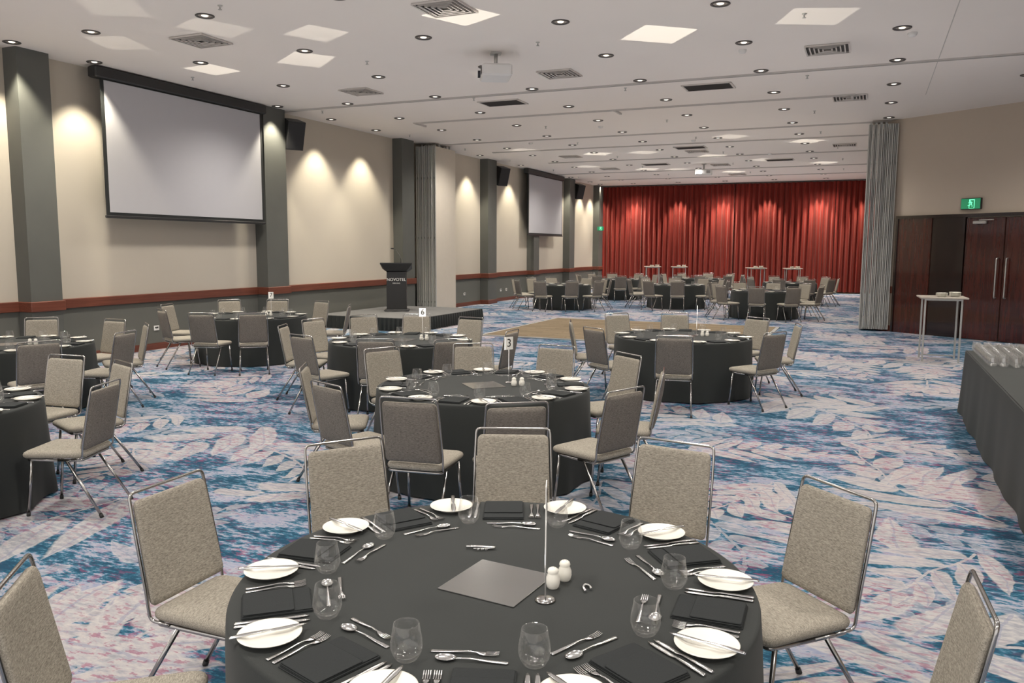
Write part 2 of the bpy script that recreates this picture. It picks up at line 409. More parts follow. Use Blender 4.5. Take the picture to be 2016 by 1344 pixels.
for i, (a, b_) in enumerate(((1.64, 2.45), (2.47, 3.28))):
    d = obj('door_%d' % (i+1), wbox(a, b_, .01, DH-.02, .0, .05, .006).mesh('door', [M['door']])); struct(d, 'polished mahogany double door leaf', 'door')
    t = 2.36 if i == 0 else 2.56
    mb = MB(); mb.tube(fillet([dl(t, .05, .92), dl(t, .12, .92), dl(t, .12, 1.75), dl(t, .05, 1.75)], .03), .014, 10)
    hnd = obj('handle', mb.mesh('handle', [M['alu']])); hnd.parent = d; hnd['label'] = 'long chrome pull handle'
    if i == 0:
        mb = MB(); mb.box(dl(1.95, .09, 2.5), (.28, .07, .07), R=Rw, ch=.01); mb.box(dl(2.1, .12, 2.55), (.3, .02, .02), R=Rw)
        c = obj('door_closer', mb.mesh('door_closer', [M['alu']])); c.parent = d; c['label'] = 'grey metal door closer'
mb = wbox(-.38, 0, .9, 1.06, -.02, .04); trim(mb, [M['rail']], 'short red brown timber rail beside doors')
mb = wbox(-.38, 0, 0, .14, -.02, .03); trim(mb, [M['rail']], 'short red brown skirting beside doors')
mb = wbox(-.4, 0.0, 0, ZC, -.3, 0); trim(mb, [M['wallr']], 'narrow beige wall return', 'wall')

green = emis('exit_green', (.02, .22, .10), .6); exw = emis('exit_white', (.2, .95, .55), 1.1)
def exit_sign(pos, rz, w=.46, h=.26):
    r = obj('exit_sign', None); r.location = pos; r.rotation_euler = (0, 0, rz)
    tag(r, 'green illuminated running man exit sign', 'exit sign')
    mb = MB(); mb.box((0, 0, 0), (w, .06, h), ch=.006); b = obj('sign_housing', mb.mesh('sign_housing', [M['blackplastic']])); b.parent = r
    mb = MB(); mb.box((0, -.033, 0), (w*.95, .008, h*.9)); b = obj('sign_face', mb.mesh('sign_face', [green])); b.parent = r
    mb = MB(); y = -.04; k = h/.26
    mb.box((.03*k, y, -.005*k), (.125*k, .004, .205*k), 0); mb.box((.03*k, y-.002, -.01*k), (.10*k, .004, .18*k), 1)
    def limb(a, b2, w2):
        a = Vector((a[0], 0, a[1])); b2 = Vector((b2[0], 0, b2[1])); d = (b2-a); n = Vector((-d.z, 0, d.x)).normalized()*w2/2
        mb.add([(p.x*k, y-.005, p.z*k) for p in (a-n, b2-n, b2+n, a+n)], [(0, 1, 2, 3)], 0)
    limb((-.005, .05), (.025, -.01), .03); limb((0, .045), (-.045, .02), .012); limb((0, .045), (.05, .025), .012)
    limb((.02, -.01), (-.03, -.045), .014); limb((-.03, -.045), (-.06, -.04), .012); limb((.025, -.01), (.045, -.05), .014); limb((.045, -.05), (.04, -.08), .012)
    hv = [((-.012+.014*cos(a))*k, y-.005, (.07+.014*sin(a))*k) for a in [2*pi*i/10 for i in range(10)]]
    mb.add(hv, [tuple(range(10))], 0)
    b = obj('running_man_symbol', mb.mesh('running_man_symbol', [exw, green])); b.parent = r
exit_sign(dl(1.72, .05, 2.9), ang, .43, .24)
exit_sign((-11.72, 37.3, 2.85), 0, .32, .20)

# ------------------------------------------------------------------ curtain
def curtain_panel(x0, x1, seed):
    rnd = random.Random(seed); mb = MB(); w = x1-x0; n = int(w/.016); ph = [rnd.uniform(0, 6) for _ in range(4)]
    zs = [.06, .8, 1.8, 3.0, 4.0, 4.55, 4.78, 4.84]; rings = []
    for z in zs:
        k = 1-.35*max(0, (z-3.5)/1.4); row = []
        for i in range(n+1):
            x = x0+w*i/n; u = x-x0
            s1 = sin(2*pi*u/.24+ph[0]+.7*sin(u*2.6+ph[1])); s1 = s1*(1.25-.25*s1*s1)
            a = .07*k*(s1+.2*sin(2*pi*u/.095+ph[2]+z*.15))
            row.append((x, YF-.42+a, z))
        rings.append(row)
    mb.loft(rings, 0, True, False, False); return mb
xs = [-12.12+i*2.14 for i in range(7)]
for i in range(6):
    o = obj('curtain', curtain_panel(xs[i], xs[i+1]-.01, i).mesh('curtain', [M['curtain']])); tag(o, 'tall pleated deep red velvet curtain on end wall', 'curtain', 'red curtains on the end wall')
mb = MB(); mb.box((-5.7, YF-.42, 4.87), (12.8, .1, .05)); trim(mb, [M['ventdark']], 'dark curtain track at ceiling', 'track')

# ------------------------------------------------------------------ folding partition panels
mb = MB(); mb.box((0, .62, 2.42), (.095, 1.2, 4.74)); pb = mb.mesh('panel_body', [M['panel']])
mb = MB()
for sx in (-1, 1): mb.box((sx*.034, .0, 2.42), (.030, .045, 4.76), 0, ch=.004)
mb.box((0, -.006, 2.42), (.014, .03, 4.76), 0); mb.box((0, .012, 2.42), (.06, .02, 4.76), 1)
for z in (.35, 2.2, 3.9): mb.box((0.015, -.024, z), (.012, .012, .06), 1)
pe = mb.mesh('edge_profile', [M['alup'], M['aludark']])
mb = MB(); mb.box((0, .3, 4.835), (.05, .06, .09)); mb.box((0, .95, 4.835), (.05, .06, .09)); pr = mb.mesh('hanger', [M['alu']])
proto('panel', 'partition_panel', None, [('panel_body', pb), ('edge_profile', pe, None, 'aluminium edge profile with dark groove'), ('hanger', pr)])
for i in range(6): spawn('panel', (-12.1+.055+i*.105, 20.75+.03*(i % 2), 0), 0, 'folded beige partition panel with aluminium edge', 'partition', 'partition panels stacked by pilaster')
for i in range(6): spawn('panel', (-.1+i*.108, 21.05+.04*(i % 2), 0), 0, 'folded beige partition panel with aluminium edge', 'partition', 'partition panels stacked beside doors')

# ------------------------------------------------------------------ projection screens
def proj_screen(y0, y1, z0=2.43, z1=4.74):
    r = obj('projection_screen', None); r.location = (-11.86, (y0+y1)/2, z0); w = y1-y0; h = z1-z0
    tag(r, 'white wall mounted projection screen with black border', 'projection screen')
    mb = MB(); mb.box((-.05, 0, h+.05), (.2, w+.22, .18), ch=.02); c = obj('screen_case', mb.mesh('screen_case', [M['blackplastic']])); c.parent = r
    mb = MB(); mb.box((0, 0, h/2), (.006, w, h)); c = obj('screen_border', mb.mesh('screen_border', [M['screenback']])); c.parent = r
    mb = MB(); mb.box((.006, 0, h/2-.0), (.004, w-.14, h-.13)); c = obj('screen_surface', mb.mesh('screen_surface', [M['screen']])); c.parent = r
    mb = MB(); mb.box((0, 0, -.01), (.04, w+.04, .05), ch=.01); c = obj('bottom_bar', mb.mesh('bottom_bar', [M['blackplastic']])); c.parent = r
proj_screen(10.0, 13.95); proj_screen(28.65, 32.4)

mb = MB(); prof = [(-.20, -.18), (.20, -.18), (.15, .18), (-.15, .18)]
rings = [[(x, y, z) for x, y in prof] for z in (-.31, .31)]; mb.loft(rings, 0, False, True); sb = mb.mesh('speaker_body', [M['blackplastic']])
mb = MB(); mb.box((0, -.185, 0), (.38, .012, .58), ch=.004); sg = mb.mesh('speaker_grille', [M['blackgrille']])
mb = MB(); mb.box((0, .27, .05), (.06, .2, .06)); mb.box((0, .37, .05), (.16, .02, .2)); sk = mb.mesh('wall_bracket', [M['blackplastic']])
proto('speaker', 'wall_speaker', None, [('speaker_body', sb), ('speaker_grille', sg), ('wall_bracket', sk)])
for y in (14.93, 26.15, 34.35):
    spawn('speaker', (-11.84, y, 4.40), 0, 'black loudspeaker tilted down on wall bracket', 'loudspeaker', 'wall loudspeakers', rot=(radians(18), 0, radians(62)))

# ------------------------------------------------------------------ ceiling fixtures
mb = MB(); mb.lathe([(.120, 0), (.123, -.008), (.113, -.016), (.092, -.012), (.086, 0.0)], 28); d1 = mb.mesh('trim_ring', [M['dlring']])
mb = MB(); mb.lathe([(.088, -.003), (.046, -.001), (.044, -.001)], 28); d2 = mb.mesh('reflector', [M['dlrefl']])
mb = MB(); mb.lathe([(.046, -.002), (.034, -.010), (.0005, -.012)], 20); d3 = mb.mesh('lamp', [M['dllamp']])
proto('dl', 'recessed_downlight', None, [('trim_ring', d1), ('reflector', d2), ('lamp', d3)])
GX = [-10.14+2.08*k for k in range(7)]; GY = [4.35+2.05*k for k in range(17)]
for gx in GX:
    for gy in GY:
        if gx > .6 and gy > 17: continue
        if gx-.18*gy > .4: continue
        yy = gy
        if min(abs(yy-t) for t in (14.8, 17.4, 21.3, 23.6, 27.2, 31.5, 34.8)) < .17: yy -= .22
        spawn('dl', (gx, yy, ZC), 0, 'round recessed ceiling downlight with dark ring', 'downlight', 'recessed ceiling downlights')
WY = [8.4, 9.8, 14.3, 16.2, 18.1, 24.2, 27.6, 33.0, 35.6, 37.1]
for y in WY:
    spawn('dl', (-11.72, y, ZC), 0, 'round recessed ceiling downlight with dark ring', 'downlight', 'recessed ceiling downlights')
CX = [-11.9, -10.25, -8.2, -6.2, -4.22, -2.1, -.1]

mb = MB()
for i, h in enumerate((.31, .25, .19, .13, .07)):
    a = h; b_ = h-.018; z0 = -.004; z1 = -.028
    vs = [(-a, -a, z0), (a, -a, z0), (a, a, z0), (-a, a, z0), (-b_-.02, -b_-.02, z1), (b_+.02, -b_-.02, z1), (b_+.02, b_+.02, z1), (-b_-.02, b_+.02, z1), (-b_+.0, -b_+.0, z1+.004), (b_, -b_, z1+.004), (b_, b_, z1+.004), (-b_, b_, z1+.004)]
    fs = [(0, 1, 5, 4), (1, 2, 6, 5), (2, 3, 7, 6), (3, 0, 4, 7), (4, 5, 9, 8), (5, 6, 10, 9), (6, 7, 11, 10), (7, 4, 8, 11)]
    mb.add(vs, fs)
v1 = mb.mesh('louvres', [M['vent']])
mb = MB(); mb.box((0, 0, -.002), (.6, .6, .004)); v2 = mb.mesh('dark_duct', [M['ventdark']])
proto('vent', 'air_diffuser', None, [('louvres', v1), ('dark_duct', v2)])
for x, y in ((-9.05, 9.4), (-5.0, 9.33), (-9.1, 13.55), (-5.02, 13.5), (-.72, 13.4), (-.5, 17.75), (-9.1, 25.6), (-5.0, 25.6), (-.8, 25.6), (-9.1, 30), (-5, 30), (-5, 34), (-.9, 9.3)):
    spawn('vent', (x, y, ZC), 0, 'square white louvred ceiling air diffuser', 'air vent', 'ceiling air diffusers')
mb = MB()
for sx, sy, w, d in ((0, .28, .9, .04), (0, -.28, .9, .04), (.43, 0, .04, .6), (-.43, 0, .04, .6)): mb.box((sx, sy, -.01), (w, d, .02))
for i in range(12): mb.box((0, -.24+i*.0435, -.012), (.84, .008, .02), 1)
mb.box((0, 0, -.003), (.86, .56, .004), 1); g1 = mb.mesh('return_air_grille', [M['vent'], M['ventdark']])
proto('grille', 'return_air_grille', g1)
for x, y in ((-7.08, 15.7), (-2.87, 15.6), (-7.1, 29), (-2.9, 29), (-5, 24.6)):
    spawn('grille', (x, y, ZC-.0005), 0, 'rectangular dark slatted return air grille', 'air grille', 'return air grilles')
mb = MB(); mb.lathe([(.03, 0), (.03, -.008), (.012, -.012), (.010, -.045), (.024, -.05), (.024, -.055), (.0005, -.055)], 12); proto('spr', 'ceiling_sprinkler', mb.mesh('ceiling_sprinkler', [M['alu']]))
for x in (-11.2, -7.6, -4.4, -1.1):
    for y in (8.0, 11.5, 15.2, 19.2, 22.5, 26, 29.5, 33): spawn('spr', (x+random.uniform(-.2, .2), y+random.uniform(-.2, .2), ZC), 0, 'small metal ceiling fire sprinkler head', 'sprinkler', 'ceiling fire sprinklers')
mb = MB(); mb.lathe([(.06, 0), (.062, -.02), (.045, -.05), (.0005, -.055)], 16); proto('smk', 'smoke_detector', mb.mesh('smoke_detector', [M['projw']]))
for x, y in ((-1.9, 13.0), (-6.2, 19.6), (-4.6, 23.0), (-9, 21.9), (-3, 27), (.4, 12.9)): spawn('smk', (x, y, ZC), 0, 'small white round ceiling smoke detector', 'smoke detector', 'ceiling smoke detectors')
def projector(x, y, rz, on):
    r = obj('ceiling_projector', None); r.location = (x, y, 4.60); r.rotation_euler = (0, 0, rz)
    tag(r, 'white projector hanging from ceiling pole', 'projector')
    mb = MB(); mb.box((0, 0, 0), (.58, .46, .18), ch=.025); c = obj('projector_body', mb.mesh('projector_body', [M['projw']])); c.parent = r
    mb = MB()
    for i in range(7): mb.box((.12+.018*i-.02, -.233, 0), (.006, .006, .1))
    c = obj('air_slots', mb.mesh('air_slots', [M['ventdark']])); c.parent = r
    mb = MB(); mb.tube([(-.12, -.22, 0), (-.12, -.27, 0)], .055, 20); c = obj('lens', mb.mesh('lens', [M['projon'] if on else M['projlens']])); c.parent = r
    mb = MB(); mb.tube([(0, 0, .08), (0, 0, .295)], .03, 10); mb.box((0, 0, .1), (.26, .22, .02)); mb.box((0, 0, .285), (.16, .16, .02)); c = obj('ceiling_mount', mb.mesh('ceiling_mount', [M['alu']])); c.parent = r
projector(-5.42, 11.75, radians(-60), False); projector(-5.5, 29.5, radians(10), True)

# ------------------------------------------------------------------ dance floor, stage, lectern
mb = MB(); mb.box((-4.85, 18.45, .012), (5.7, 4.7, .024), 0)
for cx, cy, sx, sy in ((-4.85, 16.06, 5.86, .08), (-4.85, 20.84, 5.86, .08), (-7.74, 18.45, .08, 4.86), (-1.96, 18.45, .08, 4.86)): mb.box((cx, cy, .011), (sx, sy, .022), 1)
o = obj('dance_floor', mb.mesh('dance_floor', [M['dance'], M['alu']])); tag(o, 'portable timber parquet dance floor with metal edging', 'dance floor')
st = obj('stage_platform', None); st.location = (-10.75, 17.75, 0); tag(st, 'low stage platform with black pleated skirt', 'stage')
mb = MB(); mb.box((0, 0, .285), (2.7, 3.5, .05), ch=.008); 
for sx in (-1.2, 1.2):
    for sy in (-1.6, 0, 1.6): mb.box((sx, sy, .13), (.05, .05, .26))
c = obj('deck', mb.mesh('deck', [simple('stage_carpet', (.12, .12, .12), .9, 0, .3, 60)])); c.parent = st
mb = MB(); pts = []; 
def edge(ax, ay, bx, by, n):
    for i in range(n): pts.append((ax+(bx-ax)*i/n, ay+(by-ay)*i/n))
edge(-1.36, -1.77, 1.37, -1.77, 160); edge(1.37, -1.77, 1.37, 1.77, 200); edge(1.37, 1.77, -1.36, 1.77, 60)
rings = []
for z, a in ((.01, .028), (.14, .02), (.27, .008), (.30, .004)):
    rings.append([(x*(1+a*sin(i*.9)*.7+a*.4), y*(1+a*sin(i*.9)*.5+a*.3), z) for i, (x, y) in enumerate(pts)])
mb.loft(rings, 0, True, False, False); c = obj('skirt', mb.mesh('skirt', [M['cloth']])); c.parent = st
lc = obj('lectern', None); lc.location = (-11.0, 17.85, .31); lc.rotation_euler = (0, 0, radians(28)); tag(lc, 'black lectern with white lettering on a stage', 'lectern')
mb = MB(); mb.box((0, 0, .02), (.62, .46, .04), ch=.01)
ring = lambda hx, hy, z, oy=0: [(-hx, -hy+oy, z), (hx, -hy+oy, z), (hx, hy+oy, z), (-hx, hy+oy, z)]
mb.loft([ring(.25, .16, .04), ring(.25, .17, .6), ring(.24, .18, 1.0)], 0, False, True); c = obj('column', mb.mesh('column', [M['blackplastic']])); c.parent = lc
mb = MB(); mb.loft([[(-.26, -.2, 1.02), (.26, -.2, 1.02), (.26, .22, .98), (-.26, .22, .98)], [(-.40, -.26, 1.20), (.40, -.26, 1.20), (.38, .27, 1.06), (-.38, .27, 1.06)], [(-.40, -.26, 1.23), (.40, -.26, 1.23), (.38, .27, 1.09), (-.38, .27, 1.09)]], 0, False, True)
c = obj('reading_top', mb.mesh('reading_top', [M['blackplastic']])); c.parent = lc
mb = MB(); mb.tube([(.12, -.2, 1.21), (.12, -.2, 1.3), (.08, -.15, 1.42), (-.02, -.02, 1.56), (-.08, .05, 1.58)], .008, 8); mb.tube([(-.07, .04, 1.58), (-.14, .1, 1.585)], .018, 10); c = obj('microphone', mb.mesh('microphone', [M['blackplastic']])); c.parent = lc
c = obj('lettering', text_mesh('NOVOTEL', .105, M['whitetext'])); c.parent = lc; c.location = (0, -.183, .80); c.rotation_euler = (pi/2, 0, 0)
c = obj('lettering', text_mesh('GEELONG', .042, M['whitetext'])); c.parent = lc; c.location = (0, -.179, .71); c.rotation_euler = (pi/2, 0, 0)

# ------------------------------------------------------------------ chair prototype (sitter faces +Y)
def seat_mesh():
    mb = MB(); rings = []
    for z, ins in ((.418, .03), (.424, .010), (.434, .002), (.448, 0), (.460, .005), (.469, .018), (.475, .045), (.479, .11), (.480, .2)):
        rings.append([(x*(1+.05*(y/.22)), y+.03, z) for x, y in rrect(.212-ins, .225-ins, max(.008, .045-ins*.2))])
    mb.loft(rings, 0, True, True); return mb.mesh('seat', [M['fab']])
def back_pt(x, s, n):
    lean = radians(11)
    y0 = -.205+.55*x*x
    return (x, y0-s*sin(lean)+n*cos(lean), .475+s*cos(lean)+n*sin(lean))
def back_mesh(layers, name, mat):
    mb = MB(); rings = []
    def ring(ins, n): return [back_pt(x*(1-.03*(y/.2)), y+.218, n) for x, y in rrect(.200-ins, .216-ins, max(.004, .028-ins*.1))]
    for ins, n in layers: rings.append(ring(ins, n))
    mb.loft(rings, 0, True, True); return mb.mesh(name, [mat])
bm_f = back_mesh([(.002, 0), (0, .008), (.002, .014), (.008, .019), (.025, .022), (.08, .024), (.14, .024), (.19, .024)], 'backrest', M['fab'])
bm_r = back_mesh([(.19, -.016), (.14, -.016), (.08, -.016), (.03, -.015), (.012, -.012), (.004, -.005), (.002, 0)], 'rear_panel', M['fabback'])
def frame_mesh():
    mb = MB(); lean = radians(11)
    def p(x, s): q = back_pt(.19, s, 0); return (x, q[1], q[2])
    pts = [(-.198, -.10, .415), (-.210, -.185, .425), p(-.212, .06), p(-.209, .3), p(-.203, .468), p(.203, .468), p(.209, .3), p(.212, .06), (.210, -.185, .425), (.198, -.10, .415)]
    mb.tube(fillet(pts, .028, 5), .0068, 8); return mb.mesh('back_frame', [M['chrome']])
def leg_mesh(a, b_):
    mb = MB(); a = Vector(a); b_ = Vector(b_)
    mb.tube([a, b_], .0105, 8); mb.tube([b_+(a-b_).normalized()*.02, b_-Vector((0, 0, .008))], .014, 8, 1); return mb.mesh('leg', [M['chrome'], M['rubber']])
mb = MB(); mb.tube(fillet([(-.19, 0, .408), (-.19, .22, .408), (.19, .22, .408), (.19, -.17, .408), (-.19, -.17, .408), (-.19, .0, .408)], .03, 4), .010, 8)
sr = mb.mesh('seat_rail', [M['chrome']])
proto('chair', 'dining_chair', None, [('seat', seat_mesh()), ('backrest', bm_f), ('rear_panel', bm_r, None, 'brown grey rear upholstery with shade in its colour'), ('back_frame', frame_mesh(), None, 'chrome tube frame with handle'), ('seat_rail', sr),
    ('leg', leg_mesh((-.19, .19, .405), (-.204, .23, .009))), ('leg', leg_mesh((.19, .19, .405), (.204, .23, .009))),
    ('leg', leg_mesh((-.19, -.06, .405), (-.214, -.31, .009))), ('leg', leg_mesh((.19, -.06, .405), (.214, -.31, .009)))])

# ------------------------------------------------------------------ table prototype
def cloth_mesh(seed, R=.905):
    rnd = random.Random(seed); ph = [rnd.uniform(0, 6.28) for _ in range(5)]; seg = 160; rings = []
    for r in (.02, .3, .6, .8): rings.append([(r*cos(2*pi*i/seg), r*sin(2*pi*i/seg), .75) for i in range(seg)])
    for r, z in ((R-.012, .7495), (R-.003, .746), (R, .738), (R+.002, .715)): rings.append([(r*cos(2*pi*i/seg), r*sin(2*pi*i/seg), z) for i in range(seg)])
    for z in (.66, .58, .48, .36, .24, .12, .012):
        k = (.72-z)/.72; row = []
        for i in range(seg):
            t = 2*pi*i/seg
            f = sin(9*t+ph[0]+.7*sin(2*t+ph[3]))*.55+sin(14*t+ph[1]+.9*sin(3*t))*.35+sin(23*t+ph[2])*.18
            r = R+.004+.022*k+.034*k**1.2*f; row.append((r*cos(t), r*sin(t), z))
        rings.append(row)
    mb = MB(); mb.loft(rings, 0, True, False)
    o = len(mb.v)-len(rings)*seg; mb.f.append([o+i for i in range(seg)]); mb.mi.append(0); mb.sm.append(False)
    return mb.mesh('tablecloth', [M['cloth']])
mb = MB(); mb.lathe([(.0005, .715), (.885, .715), (.89, .735), (.885, .742), (.0005, .742)], 64)
for k in range(4):
    a = pi/4+k*pi/2; mb.tube([(.45*cos(a), .45*sin(a), .715), (.55*cos(a), .55*sin(a), .004)], .016, 8)
under = mb.mesh('table_frame', [M['aludark']])
for k in range(3): proto('table%d' % k, 'banquet_table', None, [('tablecloth', cloth_mesh(k*5+1)), ('table_frame', under)])

# ------------------------------------------------------------------ tableware prototypes
mb = MB(); mb.lathe([(.0005, .004), (.05, .004), (.052, 0), (.056, .0), (.058, .005), (.082, .013), (.095, .0185), (.0955, .0205), (.092, .0205), (.078, .0165), (.058, .010), (.0005, .0095)], 40); proto('plate', 'side_plate', mb.mesh('side_plate', [M['porc']]))
mb = MB(); outer = [(.0005, 0), (.025, 0), (.031, .004), (.0415, .021), (.0465, .038), (.0457, .058), (.041, .084), (.0375, .107), (.0368, .1085)]
inner = [(.0358, .107), (.0395, .084), (.0440, .058), (.0448, .038), (.0398, .023), (.028, .013), (.0005, .011)]
mb.lathe(outer+inner, 28); proto('glass', 'water_glass', mb.mesh('water_glass', [M['glass']])); proto('glassb', 'water_glass', mb.mesh('buffet_water_glass', [M['glassb']]))
def ribbon(mb, secs, mi=0):
    rings = [[(-w, y, z), (-w*.5, y, z-t/2), (w*.5, y, z-t/2), (w, y, z), (w*.5, y, z+t/2), (-w*.5, y, z+t/2)] for y, w, z, t in secs]
    mb.loft(rings, mi, True, True)
mb = MB(); ribbon(mb, [(-.10, .007, .002, .003), (-.095, .0095, .002, .003), (-.04, .007, .004, .003), (.01, .0035, .008, .003), (.035, .003, .006, .003), (.045, .009, .004, .0025), (.058, .012, .003, .002), (.064, .0122, .003, .002)])
for k in range(4):
    x = -.0095+k*.0063; mb.add([(x+a*.0017, y, z+b_*.0009) for y, z, s in ((.063, .003, 1), (.085, .0035, 1), (.102, .0075, .6)) for a, b_ in ((-s, -1), (s, -1), (s, 1), (-s, 1))],
        [(i+j, i+(j+1) % 4, i+4+(j+1) % 4, i+4+j) for i in (0, 4) for j in range(4)]+[(8, 9, 10, 11)])
proto('fork', 'table_fork', mb.mesh('table_fork', [M['steel']]))
mb = MB(); ribbon(mb, [(-.115, .006, .003, .005), (-.11, .0085, .004, .006), (-.06, .0085, .005, .007), (-.01, .006, .005, .006), (.0, .005, .005, .004), (.015, .0095, .004, .0022), (.07, .0105, .004, .0015), (.10, .008, .004, .0013), (.115, .002, .004, .001)])
proto('knife', 'table_knife', mb.mesh('table_knife', [M['steel']]))
mb = MB(); ribbon(mb, [(-.10, .007, .002, .003), (-.095, .0095, .002, .003), (-.04, .007, .004, .003), (.01, .0035, .008, .003), (.045, .003, .007, .003), (.055, .006, .005, .0025)])
rg = []
for fr, dz in ((1, .0065), (.9, .003), (.65, .0012), (.3, .0004), (.02, .0002)): rg.append([(.0205*fr*cos(2*pi*i/20), .082+.031*fr*sin(2*pi*i/20), dz+.0012) for i in range(20)])
mb.loft(rg, 0, True, False); rg2 = [[(x, y, z-.001) for x, y, z in r] for r in rg]; mb.loft(rg2[::-1], 0, True, False)
proto('spoon', 'dessert_spoon', mb.mesh('dessert_spoon', [M['steel']]))
def napkin():
    mb = MB()
    for i, (w, d, z, ox, oy) in enumerate(((.090, .113, .002, 0, 0), (.089, .111, .006, .0012, .001), (.087, .109, .010, -.001, -.001), (.085, .080, .014, .001, -.028))):
        rings = []
        for dz, ins in ((-.0019, .003), (-.001, 0), (.001, 0), (.0019, .003)): rings.append([(x+ox, y+oy, z+dz+.0012*sin(x*30+i)*(1 if dz > 0 else 0)) for x, y in rrect(w-ins, d-ins, .007, 3)])
        mb.loft(rings, 0, True, True)
    return mb.mesh('folded_napkin', [M['napkin']])
proto('napkin', 'folded_napkin', napkin())
mb = MB(); mb.lathe([(.0005, 0), (.017, 0), (.021, .006), (.025, .022), (.024, .038), (.018, .052), (.0175, .054), (.020, .060), (.017, .069), (.008, .075), (.0005, .076)], 24); sbm = mb.mesh('shaker_body', [M['porc']])
mb = MB()
for k in range(5): mb.lathe([(.0012, .0748), (.0012, .0756), (.0001, .0757)], 6, c=(.006*cos(k*1.256), .006*sin(k*1.256), 0))
shm = mb.mesh('shaker_holes', [M['ink']])
proto('shaker', 'salt_shaker', None, [('shaker_body', sbm), ('shaker_holes', shm, None, 'dark pouring holes')])
mb = MB(); mb.box((0, 0, .0025), (.30, .30, .005), 0, ch=.0015); mt = mb.mesh('mirror_tile', [M['mirror']])
proto('mirror', 'mirror_tile', mt)
mb = MB(); mb.lathe([(.0005, 0), (.035, 0), (.035, .003), (.028, .007), (.006, .010), (.0005, .010)], 24); nb = mb.mesh('stand_base', [M['chrome']])
mb = MB(); mb.tube([(0, 0, .008), (0, 0, .30)], .0024, 8); npole = mb.mesh('stand_pole', [M['pole']])
mb = MB(); mb.box((0, 0, .345), (.085, .003, .11)); ncard = mb.mesh('number_card', [M['card']])
def number_stand(x, y, rz, num):
    r = obj('table_number_stand', None); r.location = (x, y, .752); r.rotation_euler = (0, 0, rz)
    tag(r, 'slim metal stand holding white table number card', 'table number', 'table number stands')
    for nme, me in (('stand_base', nb), ('stand_pole', npole), ('number_card', ncard)):
        c = obj(nme, me); c.parent = r
    c = obj('number', text_mesh(num, .10, M['ink'], 'number')); c.parent = r; c.location = (0, -.003, .345); c.rotation_euler = (pi/2, 0, 0)

def place(key, T, th, r, t, z, spin, label, cat, group, flat=True):
    er = Vector((cos(th), sin(th))); f = -er; left = Vector((-f.y, f.x))
    p = Vector(T)+er*r+left*t
    rz = atan2(-f.x, f.y)+spin
    return spawn(key, (p.x, p.y, z), rz, label, cat, group)
def setting(T, th, full, gname):
    J = lambda s: random.uniform(-s, s)
    Z = .7505
    place('napkin', T, th+J(.01), .745, 0, Z, J(.06), 'black linen napkin folded on table', 'napkin', gname+' napkins')
    place('plate', T, th, .765, .26+J(.01), Z, 0, 'small round white porcelain side plate', 'plate', gname+' plates')
    place('knife', T, th, .765, .26+J(.01), Z+.021, J(.3)-.25, 'stainless steel butter knife on side plate', 'knife', gname+' knives')
    place('glass', T, th, .60+J(.01), -.15+J(.01), Z, 0, 'clear stemless water glass', 'glass', gname+' glasses')
    place('fork', T, th, .75, .148, Z, J(.02)+.02, 'stainless steel table fork beside napkin', 'fork', gname+' forks')
    if full >= 1:
        place('knife', T, th, .76, -.125, Z, J(.03), 'stainless steel table knife beside napkin', 'knife', gname+' knives')
    if full >= 2:
        place('fork', T, th, .75, .120, Z, J(.02)+.02, 'stainless steel table fork beside napkin', 'fork', gname+' forks')
        place('spoon', T, th, .58, .03, Z, pi/2+J(.12), 'stainless steel dessert spoon above napkin', 'spoon', gname+' spoons')
        place('fork', T, th, .535, .06, Z+.0, -pi/2+J(.12), 'stainless steel dessert fork above napkin', 'fork', gname+' forks')
        place('knife', T, th, .76, -.152, Z, J(.03), 'stainless steel table knife beside napkin', 'knife', gname+' knives')

TBL = [
 ((-1.16, 2.52), 2, 'front table', [(-1.75, 4.04), (-2.43, 3.40), (-.85, 4.10), (-.06, 3.56), (.35, 2.6), (-2.68, 2.49), (-2.28, 1.55)]),
 ((-2.97, 6.2), 2, 'second table', [(-2.74, 4.55), (-2.02, 4.70), (-1.51, 5.49), (-1.55, 6.47), (-2.02, 7.41), (-2.88, 7.75), (-3.64, 7.39), (-4.34, 6.77), (-4.20, 5.54), (-3.59, 4.83)]),
 ((-2.25, 10.9), 1, 'table by dance floor', [(-1.99, 9.14), (-3.05, 9.74), (-3.65, 10.48), (-3.51, 12.0), (-2.72, 12.5), (-1.56, 11.96), (-.96, 10.08), (-.95, 11.31)]),
 ((-5.4, 8.85), 1, 'table number six', [(-5.83, 7.40), (-6.78, 8.29), (-7.01, 9.16), (-6.79, 10.04), (-6.2, 10.65), (-5.14, 10.37), (-3.99, 8.93), (-4.1, 7.78), (-4.85, 7.4)]),
 ((-9.6, 10.9), 0, 'table number seven', [(-8.35, 9.5), (-9.08, 9.21), (-10.17, 9.5), (-11.0, 10.44), (-10.97, 11.84), (-10.23, 12.33), (-9.25, 12.4), (-8.17, 11.74)]),
 ((-9.35, 6.43), 0, 'table near pilaster', [(-10.48, 7.71), (-9.37, 7.92), (-8.46, 7.66), (-7.86, 6.82), (-7.85, 5.71), (-8.6, 5.1)]),
 ((-6.42, 3.57), 1, 'side table', [(-6.65, 5.11), (-5.83, 5.03), (-5.06, 4.15), (-5.05, 3.0)]),
]
CL = 'grey beige upholstered banquet chair with chrome frame'
allch = []
